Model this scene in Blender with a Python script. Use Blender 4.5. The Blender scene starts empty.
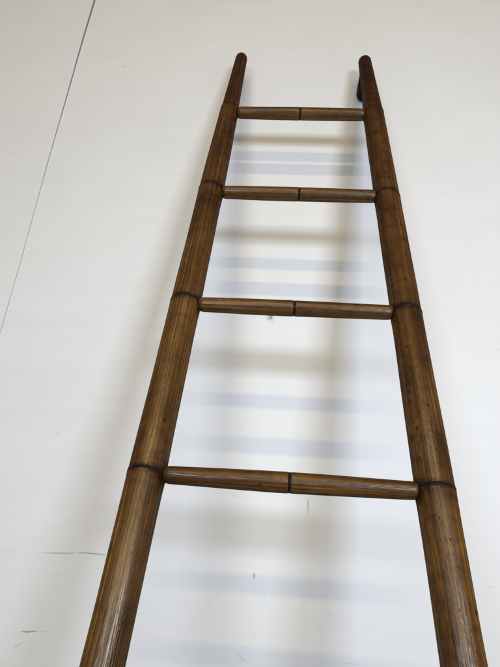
import bpy, bmesh, math, random
from mathutils import Vector, Matrix
random.seed(7)
C = bpy.context.scene.collection
SC = bpy.context.scene

# ------------------------------------------------------------------ measures
TH = math.radians(13.6185)          # lean of the ladder off the vertical
L = 2.72                            # length of each stile
A_TOP, D_RUNG = 0.2891, 0.3019      # tip to first rung, rung spacing
W0, TAPER = 0.164, 0.0218           # half width at the tip, splay per metre
TIP_Y, TIP_Z = -0.05, 2.65
SEAM_X = -0.6556

def half_w(s):                      # s = distance below the tip
    return W0 + TAPER * s

# ------------------------------------------------------------------ node helpers
class NT:
    def __init__(self, mat):
        mat.use_nodes = True
        self.t = mat.node_tree
        self.t.nodes.clear()
    def n(self, kind, **kw):
        nd = self.t.nodes.new(kind)
        for k, v in kw.items():
            if k == 'op': nd.operation = v
            elif hasattr(nd, k): setattr(nd, k, v)
            else: nd.inputs[k.replace('_', ' ')].default_value = v
        return nd
    def l(self, a, b): self.t.links.new(a, b)
    def val(self, sock, v):
        if isinstance(v, bpy.types.NodeSocket): self.l(v, sock)
        else: sock.default_value = v
    def math(self, op, a, b=None, clamp=False):
        nd = self.t.nodes.new('ShaderNodeMath'); nd.operation = op; nd.use_clamp = clamp
        self.val(nd.inputs[0], a)
        if b is not None: self.val(nd.inputs[1], b)
        return nd.outputs[0]
    def vmath(self, op, a, b=None):
        nd = self.t.nodes.new('ShaderNodeVectorMath'); nd.operation = op
        self.val(nd.inputs[0], a)
        if b is not None: self.val(nd.inputs[1], b)
        return nd
    def mix(self, f, a, b, mode='MIX'):
        nd = self.t.nodes.new('ShaderNodeMix'); nd.data_type = 'RGBA'; nd.blend_type = mode
        self.val(nd.inputs[0], f); self.val(nd.inputs[6], a); self.val(nd.inputs[7], b)
        return nd.outputs[2]
    def ramp(self, f, stops, interp='LINEAR'):
        nd = self.t.nodes.new('ShaderNodeValToRGB'); cr = nd.color_ramp; cr.interpolation = interp
        while len(cr.elements) < len(stops): cr.elements.new(0.5)
        for e, (p, c) in zip(cr.elements, stops):
            e.position = p
            e.color = (c, c, c, 1) if isinstance(c, (int, float)) else (*c, 1)
        self.l(f, nd.inputs[0])
        return nd.outputs[0]
    def noise(self, vec, scale, detail=3, rough=.5, dist=0):
        nd = self.t.nodes.new('ShaderNodeTexNoise')
        nd.inputs['Scale'].default_value = scale; nd.inputs['Detail'].default_value = detail
        nd.inputs['Roughness'].default_value = rough; nd.inputs['Distortion'].default_value = dist
        self.l(vec, nd.inputs['Vector'])
        return nd.outputs['Fac']
    def scaled(self, vec, s):
        nd = self.t.nodes.new('ShaderNodeMapping'); nd.inputs['Scale'].default_value = s
        self.l(vec, nd.inputs['Vector'])
        return nd.outputs[0]

def wood(name, axis, stripe, mottle, seed, dark=1.0, top_tone=None, freq=250, knots=()):
    """stained, lacquered hardwood; grain runs along the object's own axis (0=x, 2=z)"""
    m = bpy.data.materials.new(name); g = NT(m)
    tc = g.n('ShaderNodeTexCoord')
    off = g.vmath('ADD', tc.outputs['Object'], (seed * 1.37, seed * .73, seed * 2.11)).outputs[0]
    def st(across, along):
        v = [across] * 3; v[axis] = along
        return g.scaled(off, v)
    # gentle waviness of the grain
    wv = g.n('ShaderNodeTexNoise'); wv.inputs['Scale'].default_value = 1.0; wv.inputs['Detail'].default_value = 2
    g.l(st(9, 5), wv.inputs['Vector'])
    wob = g.vmath('SCALE', g.vmath('SUBTRACT', wv.outputs['Color'], (.5, .5, .5)).outputs[0]); wob.inputs[3].default_value = .006
    base = g.vmath('ADD', off, wob.outputs[0]).outputs[0]
    def stw(across, along):
        v = [across] * 3; v[axis] = along
        return g.scaled(base, v)
    stripes = g.noise(stw(freq, 2.2), 1, 4, .55)             # ring bands
    fine = g.noise(stw(620, 7), 1, 3, .6)                   # fibres
    patch = g.noise(st(16, 9), 1, 4, .6)                    # uneven stain
    fig = g.noise(st(30, 55), 1, 3, .6, .6)                 # short cross figure
    lines = g.noise(stw(freq * 2.1, 2.6), 1, 2, .5)         # thin rows that carry the open pores
    dash = g.noise(stw(freq * 2.1, 110), 1, 2, .5)
    poremask = g.math('MULTIPLY', g.ramp(lines, [(.47, 0), (.56, 1)]), g.ramp(dash, [(.40, .25), (.56, 1)]))
    c = g.ramp(stripes, [(.29, (.044, .0165, .0026)), (.45, (.096, .0395, .0062)), (.56, (.146, .0660, .0112)), (.74, (.255, .128, .0265))])
    flat = g.n('ShaderNodeRGB'); flat.outputs[0].default_value = (.094, .041, .0064, 1)
    c = g.mix(stripe, flat.outputs[0], c)
    c = g.mix(1.0, c, g.ramp(fine, [(.25, .72), (.75, 1.25)]), 'MULTIPLY')
    pm = g.ramp(patch, [(.30, (.30, .23, .20)), (.48, (.86, .80, .78)), (.68, (1.36, 1.42, 1.4))])
    c = g.mix(mottle, c, g.mix(1.0, c, pm, 'MULTIPLY'))
    fm = g.ramp(fig, [(.30, .55), (.48, 1.0), (.8, 1.15)])
    c = g.mix(mottle, c, g.mix(1.0, c, fm, 'MULTIPLY'))
    c = g.mix(g.math('MULTIPLY', poremask, .72), c, (.020, .0075, .0018, 1))
    # worm holes and knots
    vo = g.n('ShaderNodeTexVoronoi'); vo.inputs['Scale'].default_value = 1
    g.l(st(34, 24), vo.inputs['Vector'])
    rnd = g.n('ShaderNodeSeparateColor'); g.l(vo.outputs['Color'], rnd.inputs[0])
    spot = g.math('MULTIPLY', g.ramp(vo.outputs['Distance'], [(.05, 1), (.11, 0)]), g.math('GREATER_THAN', rnd.outputs[0], .30))
    for (kx, ky, kz, kr) in knots:
        d = g.vmath('SUBTRACT', tc.outputs['Object'], (kx, ky, kz)).outputs[0]
        dl = g.vmath('LENGTH', g.vmath('MULTIPLY', d, (1, 1, .7)).outputs[0]).outputs['Value']
        dl = g.math('ADD', g.math('DIVIDE', dl, kr), g.math('MULTIPLY', g.math('SUBTRACT', fine, .5), .8))
        spot = g.math('MAXIMUM', spot, g.ramp(dl, [(.45, 1), (1.0, 0)]))
    c = g.mix(g.math('MULTIPLY', spot, .85), c, (.008, .003, .001, 1))
    if top_tone:                                               # the colour deepens, uneven, towards the top end
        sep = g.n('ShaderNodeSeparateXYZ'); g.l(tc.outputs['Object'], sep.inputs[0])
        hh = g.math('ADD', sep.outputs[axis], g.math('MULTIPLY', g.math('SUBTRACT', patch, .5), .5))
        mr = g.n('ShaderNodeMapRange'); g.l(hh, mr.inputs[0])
        mr.inputs[1].default_value = top_tone[0]; mr.inputs[2].default_value = top_tone[1]; mr.inputs[3].default_value = 0; mr.inputs[4].default_value = 1
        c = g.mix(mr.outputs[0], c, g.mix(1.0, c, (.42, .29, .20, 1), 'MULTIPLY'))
    if dark != 1.0:
        c = g.mix(1.0, c, (dark, dark * .94, dark * .9, 1), 'MULTIPLY')
    # old varnish: a coloured body under a thin, slightly worn gloss
    b = g.n('ShaderNodeBsdfDiffuse'); g.l(c, b.inputs['Color'])
    gl = g.n('ShaderNodeBsdfGlossy'); gl.inputs['Color'].default_value = (.037, .033, .027, 1)
    rg = g.math('ADD', .27, g.math('MULTIPLY', g.math('SUBTRACT', patch, .5), .3))
    g.l(g.math('ADD', rg, g.math('MULTIPLY', poremask, .25)), gl.inputs['Roughness'])
    hgt = g.math('SUBTRACT', g.math('ADD', g.math('MULTIPLY', fine, .35), g.math('MULTIPLY', stripes, .3)), g.math('MULTIPLY', poremask, .7))
    hgt = g.math('SUBTRACT', hgt, spot)
    hgt = g.math('ADD', hgt, g.math('MULTIPLY', g.noise(st(60, 30), 1, 3, .6), 2.2))   # hand-planed unevenness, small dents
    bu = g.n('ShaderNodeBump'); bu.inputs['Strength'].default_value = .30; bu.inputs['Distance'].default_value = .0008
    g.l(hgt, bu.inputs['Height']); g.l(bu.outputs[0], b.inputs['Normal']); g.l(bu.outputs[0], gl.inputs['Normal'])
    ad = g.n('ShaderNodeAddShader'); g.l(b.outputs[0], ad.inputs[0]); g.l(gl.outputs[0], ad.inputs[1])
    o = g.n('ShaderNodeOutputMaterial'); g.l(ad.outputs[0], o.inputs[0])
    return m

def plain(name, col, rough, metal=0, var=.25, scale=60, bump=.2):
    m = bpy.data.materials.new(name); g = NT(m)
    tc = g.n('ShaderNodeTexCoord')
    n1 = g.noise(tc.outputs['Object'], scale, 4, .6)
    k = g.ramp(n1, [(.3, 1 - var), (.7, 1 + var)])
    b = g.n('ShaderNodeBsdfPrincipled'); b.inputs['Metallic'].default_value = metal
    g.l(g.mix(1.0, (*col, 1), k, 'MULTIPLY'), b.inputs['Base Color'])
    if max(col) < .05: b.inputs['Specular IOR Level'].default_value = .10
    g.l(g.math('ADD', rough - .1, g.math('MULTIPLY', n1, .2)), b.inputs['Roughness'])
    bu = g.n('ShaderNodeBump'); bu.inputs['Strength'].default_value = bump; bu.inputs['Distance'].default_value = .001
    g.l(n1, bu.inputs['Height']); g.l(bu.outputs[0], b.inputs['Normal'])
    o = g.n('ShaderNodeOutputMaterial'); g.l(b.outputs[0], o.inputs[0])
    return m

# wear on the painted wall: scratches and scuffs as (x0, z0, x1, z1, half width, strength) in metres
MARKS = [(-0.4497, 1.3754, -0.3885, 1.3795, 0.00096, 0.55),
    (-0.3885, 1.3795, -0.3286, 1.3782, 0.00105, 0.75),
    (-0.535, 1.3722, -0.4497, 1.3754, 0.00067, 0.15),
    (-0.4634, 1.2437, -0.4328, 1.2469, 0.00118, 0.85),
    (-0.4328, 1.2469, -0.4127, 1.2476, 0.00091, 0.3),
    (-0.4683, 1.2195, -0.4538, 1.2275, 0.00144, 0.45),
    (-0.4402, 1.217, -0.4327, 1.216, 0.00143, 0.3),
    (0.044, 1.5058, 0.0446, 1.4766, 0.00114, 0.6),
    (0.043, 1.4657, 0.0433, 1.455, 0.00103, 0.3),
    (-0.0514, 1.3686, -0.0507, 1.3578, 0.00137, 0.85),
    (-0.0514, 1.3414, -0.0494, 1.3383, 0.00108, 0.4),
    (0.1515, 1.4534, 0.1533, 1.4526, 0.00148, 0.5),
    (-0.0761, 1.2396, -0.058, 1.2305, 0.00121, 0.28),
    (-0.0701, 1.2296, -0.0544, 1.2293, 0.00104, 0.3),
    (-0.0683, 1.2522, -0.0542, 1.2502, 0.00105, 0.25),
    (-0.0273, 1.2689, -0.014, 1.2487, 0.00078, 0.2),
    (-0.014, 1.2487, -0.0115, 1.234, 0.00078, 0.22),
    (-0.0343, 1.328, -0.0232, 1.3224, 0.00108, 0.3),
    (-0.1363, 1.3127, -0.1229, 1.3057, 0.00117, 0.25),
    (-0.1178, 1.3286, -0.1136, 1.3224, 0.00091, 0.25),
    (0.1117, 1.2388, 0.1422, 1.2367, 0.00102, 0.3),
    (-0.5103, 2.6662, -0.5064, 2.6602, 0.0022, 0.65),
    (-0.8022, 2.7842, -0.7991, 2.7816, 0.00217, 0.5),
    (-0.6739, 2.6192, -0.6667, 2.5995, 0.00146, 0.35),
    (-0.6235, 2.5595, -0.6155, 2.5558, 0.00288, 0.3),
    (-0.6872, 2.5332, -0.6781, 2.5315, 0.00287, 0.25),
    (-0.6389, 2.3918, -0.6324, 2.3746, 0.00137, 0.25),
    (-0.4903, 2.2265, -0.4739, 2.2223, 0.00194, 0.16),
    (-0.5893, 2.3654, -0.5863, 2.3586, 0.00176, 0.2),
    (-0.108, 2.1253, -0.0861, 2.1232, 0.00109, 0.3),
    (-0.108, 2.1253, -0.105, 2.1167, 0.00109, 0.2),
    (-0.0415, 2.0244, -0.0388, 2.0218, 0.0014, 0.35),
    (-0.098, 2.1579, -0.0952, 2.1521, 0.00122, 0.25),
    (-0.4797, 1.6053, -0.4721, 1.5995, 0.00126, 0.3),
    (-0.4997, 1.6273, -0.4957, 1.6191, 0.00106, 0.25),
    (-0.3933, 1.7232, -0.3884, 1.72, 0.00119, 0.3),
    (-0.5016, 1.7333, -0.4904, 1.7431, 0.00132, 0.12),
    (-0.3164, 1.8843, -0.3029, 1.8862, 0.00137, 0.3),
    (0.4405, 2.1635, 0.4489, 2.1552, 0.00139, 0.25),
    (0.4337, 2.1433, 0.4427, 2.1408, 0.00116, 0.2),
    (0.5507, 2.854, 0.5531, 2.8506, 0.00225, 0.5),
    (0.4346, 1.8351, 0.4425, 1.8321, 0.00125, 0.35),
    (0.391, 1.8146, 0.4114, 1.8123, 0.00083, 0.2),
    (0.3403, 1.8029, 0.361, 1.804, 0.00083, 0.15),
    (0.3601, 1.3752, 0.3824, 1.3735, 0.00079, 0.3),
    (0.3461, 1.4821, 0.3606, 1.4813, 0.00083, 0.2),
    (0.3374, 1.2897, 0.3397, 1.2794, 0.00084, 0.2),
    (0.0666, 1.8232, 0.0924, 1.8234, 0.00086, 0.2),
    (0.0946, 1.8153, 0.1138, 1.8152, 0.00096, 0.35),
    (0.0215, 1.7434, 0.0383, 1.7432, 0.00084, 0.12),
    (0.1357, 1.6807, 0.1458, 1.6802, 0.00101, 0.2),
    (-0.1029, 1.502, -0.0873, 1.5011, 0.00175, 0.22),
    (-0.1391, 1.2546, -0.1281, 1.2508, 0.00114, 0.2),
    (-0.0007, 1.3018, 0.0012, 1.2973, 0.00088, 0.25),
    (0.0758, 1.3983, 0.0795, 1.3952, 0.00091, 0.25),
    (0.1933, 1.341, 0.2072, 1.3388, 0.00079, 0.15),
    (0.2435, 1.304, 0.2451, 1.3026, 0.00112, 0.3),
    (0.0821, 1.3109, 0.0927, 1.3086, 0.00088, 0.2),
    (-0.1902, 1.3801, -0.1784, 1.3758, 0.00112, 0.2),
    (-0.4932, 1.2727, -0.4826, 1.275, 0.00092, 0.2),
    (-0.4053, 1.3148, -0.38, 1.3199, 0.00074, 0.12),
    (-0.3774, 1.5131, -0.3463, 1.5093, 0.0009, 0.1)]

def wall_paint(name):
    m = bpy.data.materials.new(name); g = NT(m)
    tc = g.n('ShaderNodeTexCoord'); P = tc.outputs['Object']
    big = g.noise(P, 2.3, 3, .55)
    mid = g.noise(g.scaled(P, (7, 7, 16)), 1, 4, .6)
    lap = g.noise(g.scaled(P, (2.2, 2.2, 55)), 1, 3, .6)       # faint level brush laps
    fine = g.noise(P, 420, 3, .6)
    c = g.ramp(big, [(.3, (.765, .752, .738)), (.7, (.790, .785, .772))])
    c = g.mix(1.0, c, g.ramp(mid, [(.3, .975), (.7, 1.012)]), 'MULTIPLY')
    c = g.mix(1.0, c, g.ramp(lap, [(.3, .985), (.7, 1.01)]), 'MULTIPLY')
    # scattered rubbed patches with fine dirt in them
    rub = g.math('MULTIPLY', g.ramp(g.noise(P, 9, 4, .65), [(.60, 0), (.76, 1)]), g.ramp(g.noise(g.scaled(P, (60, 60, 150)), 1, 4, .65), [(.55, 0), (.72, 1)]))
    c = g.mix(g.math('MULTIPLY', rub, .24), c, (.50, .47, .43, 1))
    b = g.n('ShaderNodeBsdfPrincipled'); g.l(c, b.inputs['Base Color'])
    g.l(g.math('ADD', .42, g.math('MULTIPLY', mid, .18)), b.inputs['Roughness'])
    b.inputs['Specular IOR Level'].default_value = .35
    h = g.math('ADD', g.math('MULTIPLY', fine, .25), g.math('ADD', g.math('MULTIPLY', lap, .6), g.math('MULTIPLY', mid, .5)))
    bu = g.n('ShaderNodeBump'); bu.inputs['Strength'].default_value = .18; bu.inputs['Distance'].default_value = .0012
    g.l(h, bu.inputs['Height']); g.l(bu.outputs[0], b.inputs['Normal'])
    o = g.n('ShaderNodeOutputMaterial'); g.l(b.outputs[0], o.inputs[0])
    return m

def scratch_paint(name, col=(.085, .075, .066), lo=.25, size=420):
    """grime of the scratches: opaque where the worn line is strong, broken up by noise"""
    m = bpy.data.materials.new(name); g = NT(m)
    tc = g.n('ShaderNodeTexCoord'); P = tc.outputs['Object']
    at = g.n('ShaderNodeAttribute'); at.attribute_name = 'wear'
    brk = g.ramp(g.noise(P, size, 3, .7), [(.33, lo), (.52, 1)])
    a = g.math('MULTIPLY', at.outputs['Fac'], brk, True)
    b = g.n('ShaderNodeBsdfPrincipled'); b.inputs['Base Color'].default_value = (*col, 1); b.inputs['Specular IOR Level'].default_value = .2; b.inputs['Roughness'].default_value = .8
    tr = g.n('ShaderNodeBsdfTransparent'); mx = g.n('ShaderNodeMixShader')
    g.l(a, mx.inputs[0]); g.l(tr.outputs[0], mx.inputs[1]); g.l(b.outputs[0], mx.inputs[2])
    o = g.n('ShaderNodeOutputMaterial'); g.l(mx.outputs[0], o.inputs[0])
    return m

# ------------------------------------------------------------------ mesh helpers
def link(name, bm, mat, parent=None, smooth=True):
    me = bpy.data.meshes.new(name); bm.normal_update(); bm.to_mesh(me); bm.free()
    me.materials.append(mat)
    if smooth:
        for p in me.polygons: p.use_smooth = True
    o = bpy.data.objects.new(name, me); C.objects.link(o)
    if parent is not None: o.parent = parent
    return o

def lathe(profile, axis='z', n=48, wob=None, x_sq=1.0):
    """profile: list of (distance along the axis, radius); capped at both ends"""
    bm = bmesh.new(); rings = []
    for a, r in profile:
        ring = []
        for i in range(n):
            t = 2 * math.pi * i / n
            rr = r * (1 + (wob(a, t) if wob else 0))
            p = (rr * math.cos(t), rr * math.sin(t))
            ring.append(bm.verts.new((p[0], p[1], a) if axis == 'z' else (a, p[0], p[1])))
        rings.append(ring)
    for r0, r1 in zip(rings, rings[1:]):
        for i in range(n):
            j = (i + 1) % n
            bm.faces.new((r0[i], r0[j], r1[j], r1[i]))
    bm.faces.new(rings[0][::-1]); bm.faces.new(rings[-1])
    bmesh.ops.recalc_face_normals(bm, faces=bm.faces)
    return bm

def interp(tab, x):
    if x <= tab[0][0]: return tab[0][1]
    for (a, b), (c, d) in zip(tab, tab[1:]):
        if x <= c: return b + (d - b) * (x - a) / (c - a)
    return tab[-1][1]

def tag(o, label, cat=None, group=None, kind=None):
    o['label'] = label
    if cat: o['category'] = cat
    if group: o['group'] = group
    if kind: o['kind'] = kind
    return o
AMB = .165
LAMPS = [
    # name, place, aimed at, length, height, watts, colour
    ('ceiling_tube', (.0, -4.8, 4.95), (0, 0, 2.0), 3.4, .12, 66, (1, .82, .45)),
    ('ceiling_tube', (.2, -4.5, 3.25), (0, 0, 2.0), 3.2, .12, 40, (1, .82, .45)),
    ('window_light', (.90, -2.25, 1.78), (.15, 0, 1.62), .50, .42, 14.6, (.73, .84, 1), 120),
    ('window_light', (-.62, -2.25, 1.78), (.15, 0, 1.62), .50, .42, 5.8, (.73, .84, 1), 120),
]

# ------------------------------------------------------------------ materials
M_RING = plain('black_ring_stain', (.012, .006, .004), .45, 0, .4, 220)
M_DARK = plain('dark_joint_stain', (.018, .008, .004), .6, 0, .4, 160)
M_RUBBER = plain('black_rubber', (.006, .006, .0045), .7, 0, .3, 90)
M_STEEL = plain('dull_steel', (.33, .32, .31), .38, 1, .2, 200)
M_FLOOR = plain('concrete', (.46, .45, .43), .75, 0, .15, 4)
M_WALL = wall_paint('white_wall_paint')
M_SCRATCH = scratch_paint('scratch_grime')
M_GRIME = scratch_paint('ring_grime', (.014, .006, .0022), 0, 150)
M_STAIN = scratch_paint('joint_stain', (.010, .0045, .002), .75, 300)

# ------------------------------------------------------------------ the ladder
base = Vector((0, TIP_Y - L * math.sin(TH), TIP_Z - L * math.cos(TH)))
ladder = bpy.data.objects.new('ladder', None); C.objects.link(ladder)
ladder.empty_display_size = .1
ladder.location = base; ladder.rotation_euler = (-TH, 0, 0)
tag(ladder, 'dark brown wooden pole ladder with turned bamboo style stiles leaning on the white wall', 'ladder')

RUNGS = [A_TOP + k * D_RUNG for k in range(8)]
NODES_LEFT = [RUNGS[0] - .012, RUNGS[1] - .004, RUNGS[2] - .003] + [s - .0005 for s in RUNGS[3:]]   # ring grooves sit close by each rung
NODES_RIGHT = [RUNGS[0] - .004, RUNGS[1] + .004] + [RUNGS[2] + .001] + [s - .003 for s in RUNGS[3:]]
R_LEFT = [(0, .0155), (.05, .0164), (.20, .0190), (.262, .0203), (.285, .0219), (.42, .0238), (.58, .0252), (.75, .0252), (.885, .0253), (1.19, .0257), (1.25, .0253), (1.35, .0246), (1.5, .0247), (2.72, .0258)]
R_RIGHT = [(0, .0162), (.05, .0170), (.20, .0208), (.262, .0226), (.285, .0236), (.42, .0244), (.58, .0252), (.75, .0252), (.885, .0253), (1.19, .0257), (1.25, .0253), (1.35, .0246), (1.5, .0247), (2.72, .0258)]
GROOVE = [.0009, .0017, .0023, .0022, .0022, .0022, .0022, .0022]   # half width of each groove

def stile_radius(tab, s):
    r = interp(tab, s)
    for nd in (NODES_LEFT if tab is R_LEFT else NODES_RIGHT):                                   # every section swells a hair towards its foot
        if 0 <= s - nd < .05: r += .00055 * (1 - (s - nd) / .05)
    return r

def make_stile(sg, tab, mat, flat_tip, tip):
    NODES = NODES_LEFT if sg < 0 else NODES_RIGHT
    ss = [i * .012 for i in range(int(L / .012))]
    for nd, gw in zip(NODES, GROOVE):
        ss = [s for s in ss if abs(s - nd) > gw + .003]
        ss += [nd - gw - .0012, nd - gw, nd - gw * .4, nd + gw * .4, nd + gw, nd + gw + .0012]
    ss = sorted(s for s in ss if s > .024 + tip)
    if flat_tip: ss.insert(0, tip + .020)
    prof = []
    r0 = stile_radius(tab, .020 + tip)
    dome = .012 if flat_tip else .019
    for i in range(9):                                 # rounded tip
        a = math.radians(90 - i * 90 / 8 * (1 if not flat_tip else 1))
        if flat_tip: prof.append((tip + .020 - dome + dome * (1 - math.sin(a)) - .002, r0 - .0072 + .0072 * math.cos(a)))
        else: prof.append((tip + .020 - .019 * math.sin(a), max(.0008, r0 * math.cos(a))))
    for s in ss:
        r = stile_radius(tab, s)
        for nd, gw in zip(NODES, GROOVE):
            if abs(s - nd) <= gw * .5: r -= .0012
        prof.append((s, r))
    prof += [(L - .006, stile_radius(tab, L)), (L - .001, stile_radius(tab, L) - .004)]
    prof = [(L - s, r) for s, r in prof][::-1]         # to height above the foot
    ph = random.uniform(0, 6)
    def wob(a, t):
        return .008 * math.sin(2 * t + ph + a * 3.1) + .005 * math.sin(3 * t + ph * 2 - a * 5.3) + .006 * math.sin(a * 17 + ph) + .004 * math.sin(a * 41 + t + ph)
    ang = math.atan(TAPER)
    o = link('stile', lathe(prof, 'z', 56, wob), mat, ladder)
    if sg < 0: ang += .0012                             # the left stile splays a touch more
    o.location = (sg * half_w(L) + (-.0022 - .0012 * (L - .3) if sg < 0 else 0), 0, 0)
    o.rotation_mode = 'ZYX'                            # turn about its own axis first, then splay
    o.rotation_euler = (0, -sg * ang, .2 if sg < 0 else -.15)
    for nd, gw in zip(NODES, GROOVE):                  # dark rings lying in the grooves
        r = stile_radius(tab, nd); h = L - nd
        p1 = random.uniform(0, 6)
        bm = bmesh.new(); wear = bm.verts.layers.float.new('wear'); rows = []
        # core of the ring with a ragged edge, and a thin film of grime fading out on both sides
        for k, (dh, dr, wv) in enumerate([(-.011, .00035, 0), (-.004, .00035, .45), (-gw, .00035, .75), (-gw * .95, -.0014, 1), (-gw * .8, .00045, 1), (gw * .8, .0004, 1), (gw * .95, -.0014, 1), (gw, .00035, .75), (.003, .00035, .45), (.008, .00035, 0)]):
            row = []
            for i in range(64):
                t = 2 * math.pi * i / 64
                rag = 1 + .22 * math.sin(3 * t + p1) + .16 * math.sin(7 * t - p1) + .12 * math.sin(13 * t + 2 * p1) if abs(dh) <= gw else 1 + .3 * math.sin(2 * t + p1)
                hh = h + dh * rag + .0004 * math.sin(2 * t + p1 * 2)
                rr = stile_radius(tab, L - hh) * (1 + wob(hh, t)) + dr
                v = bm.verts.new((rr * math.cos(t), rr * math.sin(t), hh)); v[wear] = wv * (.45 if nd is NODES[0] else 1); row.append(v)
            rows.append(row)
        for k, (r0_, r1_) in enumerate(zip(rows, rows[1:])):
            for i in range(64):
                f = bm.faces.new((r0_[i], r0_[(i + 1) % 64], r1_[(i + 1) % 64], r1_[i]))
                f.material_index = 0 if 3 <= k <= 5 else 1
        ring = link('node_ring', bm, M_RING, o)
        ring.data.materials.append(M_GRIME)
    for s in RUNGS:                                    # dark worn mouth where each rung enters
        r = stile_radius(tab, s)
        # a stained patch that hugs the inner face, in the stile's own frame
        bm = bmesh.new(); wear = bm.verts.layers.float.new('wear'); cz = L - s - .001; t0 = (math.pi if sg > 0 else 0) - o.rotation_euler.z
        pj = random.uniform(0, 6); rowsv = []
        for q in range(0, 6):
            row = []
            for i in range(28):
                al = 2 * math.pi * i / 28
                k = q / 5 * (1 + .10 * math.sin(3 * al + pj) + .07 * math.sin(5 * al - pj))
                tt = t0 + k * .74 * math.cos(al); hh = cz + k * .0200 * math.sin(al) * (1.25 if math.sin(al) < 0 else 1)
                rr = stile_radius(tab, L - hh) * (1 + wob(hh, tt)) + .0005 * (1 - .7 * (q / 5) ** 3)
                row.append(bm.verts.new((rr * math.cos(tt), rr * math.sin(tt), hh)))
                row[-1][wear] = .95 * (1 - (q / 5) ** 1.6)
                if q == 0: break
            rowsv.append(row)
        for i in range(28):
            bm.faces.new((rowsv[0][0], rowsv[1][i], rowsv[1][(i + 1) % 28]))
        for r0, r1 in zip(rowsv[1:], rowsv[2:]):
            for i in range(28):
                bm.faces.new((r0[i], r1[i], r1[(i + 1) % 28], r0[(i + 1) % 28]))
        bmesh.ops.recalc_face_normals(bm, faces=bm.faces)
        link('rung_mouth', bm, M_STAIN, o)
    return o

def on_stile(s, dx, dy, r, phi):                        # a point of the stile's skin in its own frame
    n = math.hypot(dx, dy); dx, dy = dx / n * r, dy / n * r
    return (dx * math.cos(phi) + dy * math.sin(phi), -dx * math.sin(phi) + dy * math.cos(phi), L - s)
KNOTS = [(*on_stile(1.125, -.93, -.38, .0257, -.15), .0052), (*on_stile(1.145, .12, -1, .0257, -.15), .0022), (*on_stile(1.235, -.35, -1, .0259, -.15), .0024),
         (*on_stile(1.26, .05, -1, .0259, -.15), .0024), (*on_stile(1.335, -.1, -1, .026, -.15), .0026), (*on_stile(1.01, .3, -1, .0255, -.15), .0022)]
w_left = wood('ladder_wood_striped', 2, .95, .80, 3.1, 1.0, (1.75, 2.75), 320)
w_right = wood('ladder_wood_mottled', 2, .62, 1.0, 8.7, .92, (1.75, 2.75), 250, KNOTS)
st_l = make_stile(-1, R_LEFT, w_left, False, 0)
st_r = make_stile(1, R_RIGHT, w_right, True, .012)
st_l['label'] = 'straight grained stile with a domed tip'
st_r['label'] = 'mottled stile with a blunt tip and dark pin holes'

R_END = [.0143, .0133, .0126, .0122, .0118, .0118, .0118, .0118]
R_MID = [.0149, .0142, .0137, .0140, .0142, .0142, .0142, .0142]
for k, s in enumerate(RUNGS):
    wi = half_w(s); a = wi - interp(R_LEFT, s) + .0057 + .0012 * (s - .3); b = wi - interp(R_RIGHT, s) + .0035
    re, rm = R_END[k], R_MID[k]
    mid = random.uniform(-.003, .003); gw = .0025
    prof = []
    nose = .013
    for i in range(9):
        q = math.radians(i * 90 / 8)
        prof.append((-a + nose * (1 - math.cos(q)) * .9, re * (.55 + .45 * math.sin(q))))
    n = 14
    for i in range(1, n + 1):
        u = i / n
        prof.append((-a + nose * .9 + (mid - gw - .001 + a - nose * .9) * u, re + (rm - re) * math.sin(u * math.pi / 2)))
    prof += [(mid - gw, rm - .0002), (mid - gw * .5, rm - .0014), (mid + gw * .5, rm - .0014), (mid + gw, rm - .0002)]
    right = [(2 * 0 + b - (x + a) , r) for x, r in prof[:9 + n]][::-1]
    # rescale the mirrored half so that it starts at the groove
    x0 = right[0][0]; f = (b - (mid + gw + .001)) / (b - x0)
    right = [(b - (b - x) * f, r * .985) for x, r in right[:-9]] + [(b - (b - x) * f, r * .985 + (re - r) * .5) for x, r in right[-9:]]
    prof += right
    ph = random.uniform(0, 6)
    def wob(x, t, ph=ph):
        return .012 * math.sin(2 * t + ph + x * 7) + .010 * math.sin(x * 23 + ph) + .006 * math.sin(3 * t + x * 40)
    o = link('rung', lathe(prof, 'x', 40, wob), wood('rung_wood', 0, .8, .6, 1.7 + k * 2.3, .78), ladder)
    o.location = (0, 0, L - s)
    link('node_ring', lathe([(mid - gw * .95, rm - .002), (mid - gw * .8, rm - .0004), (mid + gw * .8, rm - .0005), (mid + gw * .95, rm - .002)], 'x', 40, wob), M_RING, o)
    for sx, e, r in ((-1, a, re), (1, b, re)):         # the pin each rung turns on
        link('rung_pin', lathe([(sx * e - .004, r * .58), (sx * e - .001, r * .66), (sx * e + .002, r * .66), (sx * e + .006, r * .58)], 'x', 24), M_DARK, o)

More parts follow.
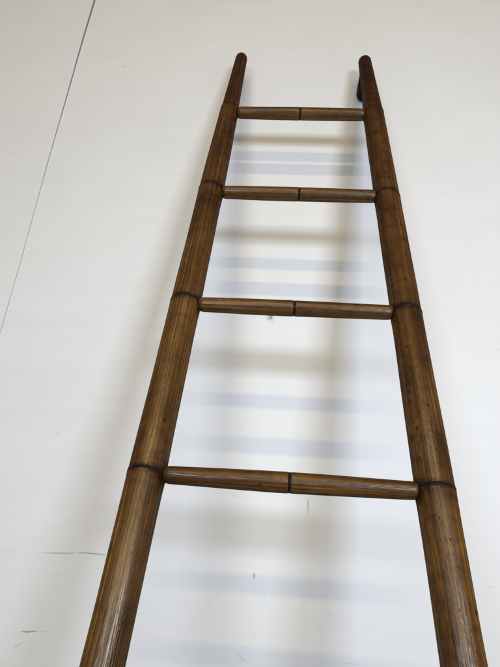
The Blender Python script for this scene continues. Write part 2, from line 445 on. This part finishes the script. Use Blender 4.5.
# black rubber bumpers behind both tips, resting on the wall
def make_bumper(sg, half, tab, s0, s1, shift=0):
    """a wedge between the back of the stile and the wall, built in world space then moved into the ladder's frame"""
    bm = bmesh.new(); rows = []
    n = 12
    for i in range(n + 1):
        u = i / n; s = s0 + (s1 - s0) * u
        z = TIP_Z - s * math.cos(TH); y_st = TIP_Y - s * math.sin(TH)
        x = sg * half_w(s) + shift
        fat = (math.sin(math.pi * min(1, .10 + .85 * u)) ** .6)
        hw = half * (.35 + .65 * fat)
        yb = -.0005 - .010 * (1 - fat)
        row = []
        for (fx, y) in ((-1, y_st + .010), (-1, yb - .008), (-.75, yb - .002), (0, yb), (.75, yb - .002), (1, yb - .008), (1, y_st + .010)):
            row.append(bm.verts.new((x + fx * hw, y, z)))
        rows.append(row)
    m = len(rows[0])
    for r0, r1 in zip(rows, rows[1:]):
        for i in range(m):
            j = (i + 1) % m
            bm.faces.new((r0[i], r0[j], r1[j], r1[i]))
    bm.faces.new(rows[0]); bm.faces.new(rows[-1][::-1])
    bmesh.ops.recalc_face_normals(bm, faces=bm.faces)
    inv = (Matrix.Translation(base) @ Matrix.Rotation(-TH, 4, 'X')).inverted()
    bmesh.ops.transform(bm, matrix=inv, verts=bm.verts)
    return link('bumper', bm, M_RUBBER, ladder)
make_bumper(1, .0165, R_RIGHT, .075, .118, -.0012)
make_bumper(-1, .0045, R_LEFT, .060, .110, -.007)

# ------------------------------------------------------------------ the small eye screw in the wall under the third rung
scr = bpy.data.objects.new('screw_eye', None); C.objects.link(scr)
scr.empty_display_size = .02
scr.location = (-.0470, 0, 1.8855)
tag(scr, 'tiny steel screw eye standing out of the wall below the second lowest visible rung', 'screw eye')
bm = lathe([(.002, .0013), (0, .0013), (-.007, .0012), (-.0085, .0010)], 'z', 12)
bmesh.ops.rotate(bm, matrix=Matrix.Rotation(math.radians(-90), 3, 'X'), verts=bm.verts)
link('shank', bm, M_STEEL, scr)
bm = bmesh.new(); N1, N2 = 28, 10; vs = []
for i in range(N1):
    a = 2 * math.pi * i / N1; row = []
    for j in range(N2):
        b = 2 * math.pi * j / N2
        rr = .0042 + .0011 * math.cos(b)
        row.append(bm.verts.new((rr * math.cos(a), -.0120 + .0011 * math.sin(b), rr * math.sin(a))))
    vs.append(row)
for i in range(N1):
    for j in range(N2):
        bm.faces.new((vs[i][j], vs[(i + 1) % N1][j], vs[(i + 1) % N1][(j + 1) % N2], vs[i][(j + 1) % N2]))
bmesh.ops.recalc_face_normals(bm, faces=bm.faces)
link('eye', bm, M_STEEL, scr)

# ------------------------------------------------------------------ wall and floor
def extrude_profile(rows):
    bm = bmesh.new(); R = [[bm.verts.new(p) for p in row] for row in rows]
    for a, b in zip(R, R[1:]):
        for i in range(len(a) - 1):
            bm.faces.new((a[i], a[i + 1], b[i + 1], b[i]))
    return bm

Z0, Z1 = -.01, 5.6
def gap(z): return .0004 + .0024 * 1.5 * max(0, min(1, (z - 2.15) / .8)) ** 1.3
def step(z): return .0022 + .0014 * max(0, min(1, (z - 2.0) / .9))
zs = [Z0, 1.0, 1.4, 1.8, 2.0, 2.2, 2.35, 2.5, 2.6, 2.7, 2.8, 2.9, 3.0, 3.1, Z1]
wobx = lambda z: .0012 * math.sin(z * 4.3) + .0006 * math.sin(z * 13)
# main panel: face at y=0, with a rabbet running on under the left panel
rows = [[(3.2, 0, z), (SEAM_X + gap(z) + wobx(z) + .001, 0, z), (SEAM_X + gap(z) + wobx(z), .001, z), (SEAM_X + gap(z) + wobx(z), .030, z), (SEAM_X - .06, .030, z)] for z in zs]
w1 = link('wall_panel', extrude_profile(rows), M_WALL, None, False)
tag(w1, 'wide white painted wall panel, scuffed and scratched, behind the ladder', 'wall panel', None, 'structure')
# second panel: stands a few millimetres proud, its edge slightly eased
rows = [[(SEAM_X + wobx(z), .029, z), (SEAM_X + wobx(z), -step(z) + .0007, z), (SEAM_X + wobx(z) - .0008, -step(z), z), (SEAM_X - .05, -step(z) + .0002, z), (SEAM_X - .3, -.0012, z), (-3.2, 0, z)] for z in zs]
w2 = link('wall_panel', extrude_profile(rows), M_WALL, None, False)
tag(w2, 'white wall panel at the upper left corner whose edge stands proud along the seam', 'wall panel', None, 'structure')
M_GAP = plain('seam_gap_shade', (.045, .038, .030), .9, 0, .4, 120)
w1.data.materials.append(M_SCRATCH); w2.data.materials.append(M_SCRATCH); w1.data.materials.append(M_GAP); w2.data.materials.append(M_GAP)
for p in w1.data.polygons:                             # recess behind the joint, its shade put in as a dark colour
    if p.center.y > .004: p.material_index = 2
rnd = random.Random(3)
for o in (w1, w2):
    bm = bmesh.new(); bm.from_mesh(o.data)
    wear = bm.verts.layers.float.new('wear')
    for (x0, z0, x1, z1, hw, st) in MARKS:
        if ((x0 + x1) / 2 < SEAM_X) != (o is w2): continue
        y = -.0003 if o is w1 else -.0040
        a, d = Vector((x0, 0, z0)), Vector((x1 - x0, 0, z1 - z0))
        ln = max(d.length, 1e-4); dn = d / ln; pn = Vector((-dn.z, 0, dn.x))
        n = max(4, int(ln / .004)); prev = None; bow = rnd.uniform(-.03, .03) * ln; jit = 0
        for i in range(n + 1):
            u = i / n
            jit = jit * .7 + rnd.uniform(-.4, .4) * hw
            c0 = a + dn * (ln * (u * 1.06 - .03)) + pn * (bow * 4 * u * (1 - u) + (jit if ln > .012 else 0)); c0.y = y
            e = (4 * u * (1 - u)) ** .4 * rnd.uniform(.7, 1.15)
            w_ = hw * 1.7 * (.45 + .55 * e)
            row = [bm.verts.new(c0 - pn * w_), bm.verts.new(c0), bm.verts.new(c0 + pn * w_)]
            row[1][wear] = min(1, st * (.66 if st > .5 else .50) * e)
            if prev:
                for k in (0, 1):
                    f = bm.faces.new((prev[k], row[k], row[k + 1], prev[k + 1])); f.material_index = 1
            prev = row

    c = Vector((0, -1, 0))
    for f in bm.faces:
        if f.normal.y > .5: f.normal_flip()
    bm.to_mesh(o.data); bm.free()
bm = bmesh.new()
bm.faces.new([bm.verts.new(p) for p in ((-3.2, -7, 0), (3.2, -7, 0), (3.2, .012, 0), (-3.2, .012, 0))])
fl = link('floor', bm, M_FLOOR, None, False); fl['kind'] = 'structure'; fl['label'] = 'plain grey concrete floor at the foot of the wall'

# ------------------------------------------------------------------ light
w = bpy.data.worlds.new('World'); SC.world = w; w.use_nodes = True
bg = w.node_tree.nodes['Background']
bg.inputs[0].default_value = (.86, .93, 1.25, 1); bg.inputs[1].default_value = AMB

def lamp(name, loc, aim, sx, sy, power, col, spread=180):
    d = bpy.data.lights.new(name, 'AREA'); d.shape = 'RECTANGLE'; d.size = sx; d.size_y = sy
    d.energy = power; d.color = col; d.spread = math.radians(spread)
    o = bpy.data.objects.new(name, d); C.objects.link(o); o.location = loc
    o.rotation_euler = (Vector(aim) - Vector(loc)).to_track_quat('-Z', 'Y').to_euler()
    return o
for a in LAMPS: lamp(*a)

# ------------------------------------------------------------------ camera
pitch, yaw, roll = math.radians(23.2619), math.radians(-4.121), math.radians(4.2526)
f = Vector((math.sin(yaw) * math.cos(pitch), math.cos(yaw) * math.cos(pitch), math.sin(pitch)))
r = Vector((math.cos(yaw), -math.sin(yaw), 0)); u = r.cross(f)
r2 = math.cos(roll) * r + math.sin(roll) * u; u2 = -math.sin(roll) * r + math.cos(roll) * u
cam = bpy.data.cameras.new('Camera'); co = bpy.data.objects.new('Camera', cam); C.objects.link(co)
cam.sensor_fit = 'HORIZONTAL'; cam.sensor_width = 36; cam.lens = 36 * 516.46 / 500
cam.clip_start = .02; cam.clip_end = 200
m = Matrix((r2, u2, -f)).transposed().to_4x4(); m.translation = Vector((-.0162, -1.0425, TIP_Z - 1.2544))
co.matrix_world = m
SC.camera = co

SC.view_settings.view_transform = 'Standard'; SC.view_settings.look = 'None'
SC.view_settings.exposure = 0; SC.view_settings.gamma = 1
SC.render.engine = 'CYCLES'
SC.cycles.use_denoising = True
SC.cycles.max_bounces = 6
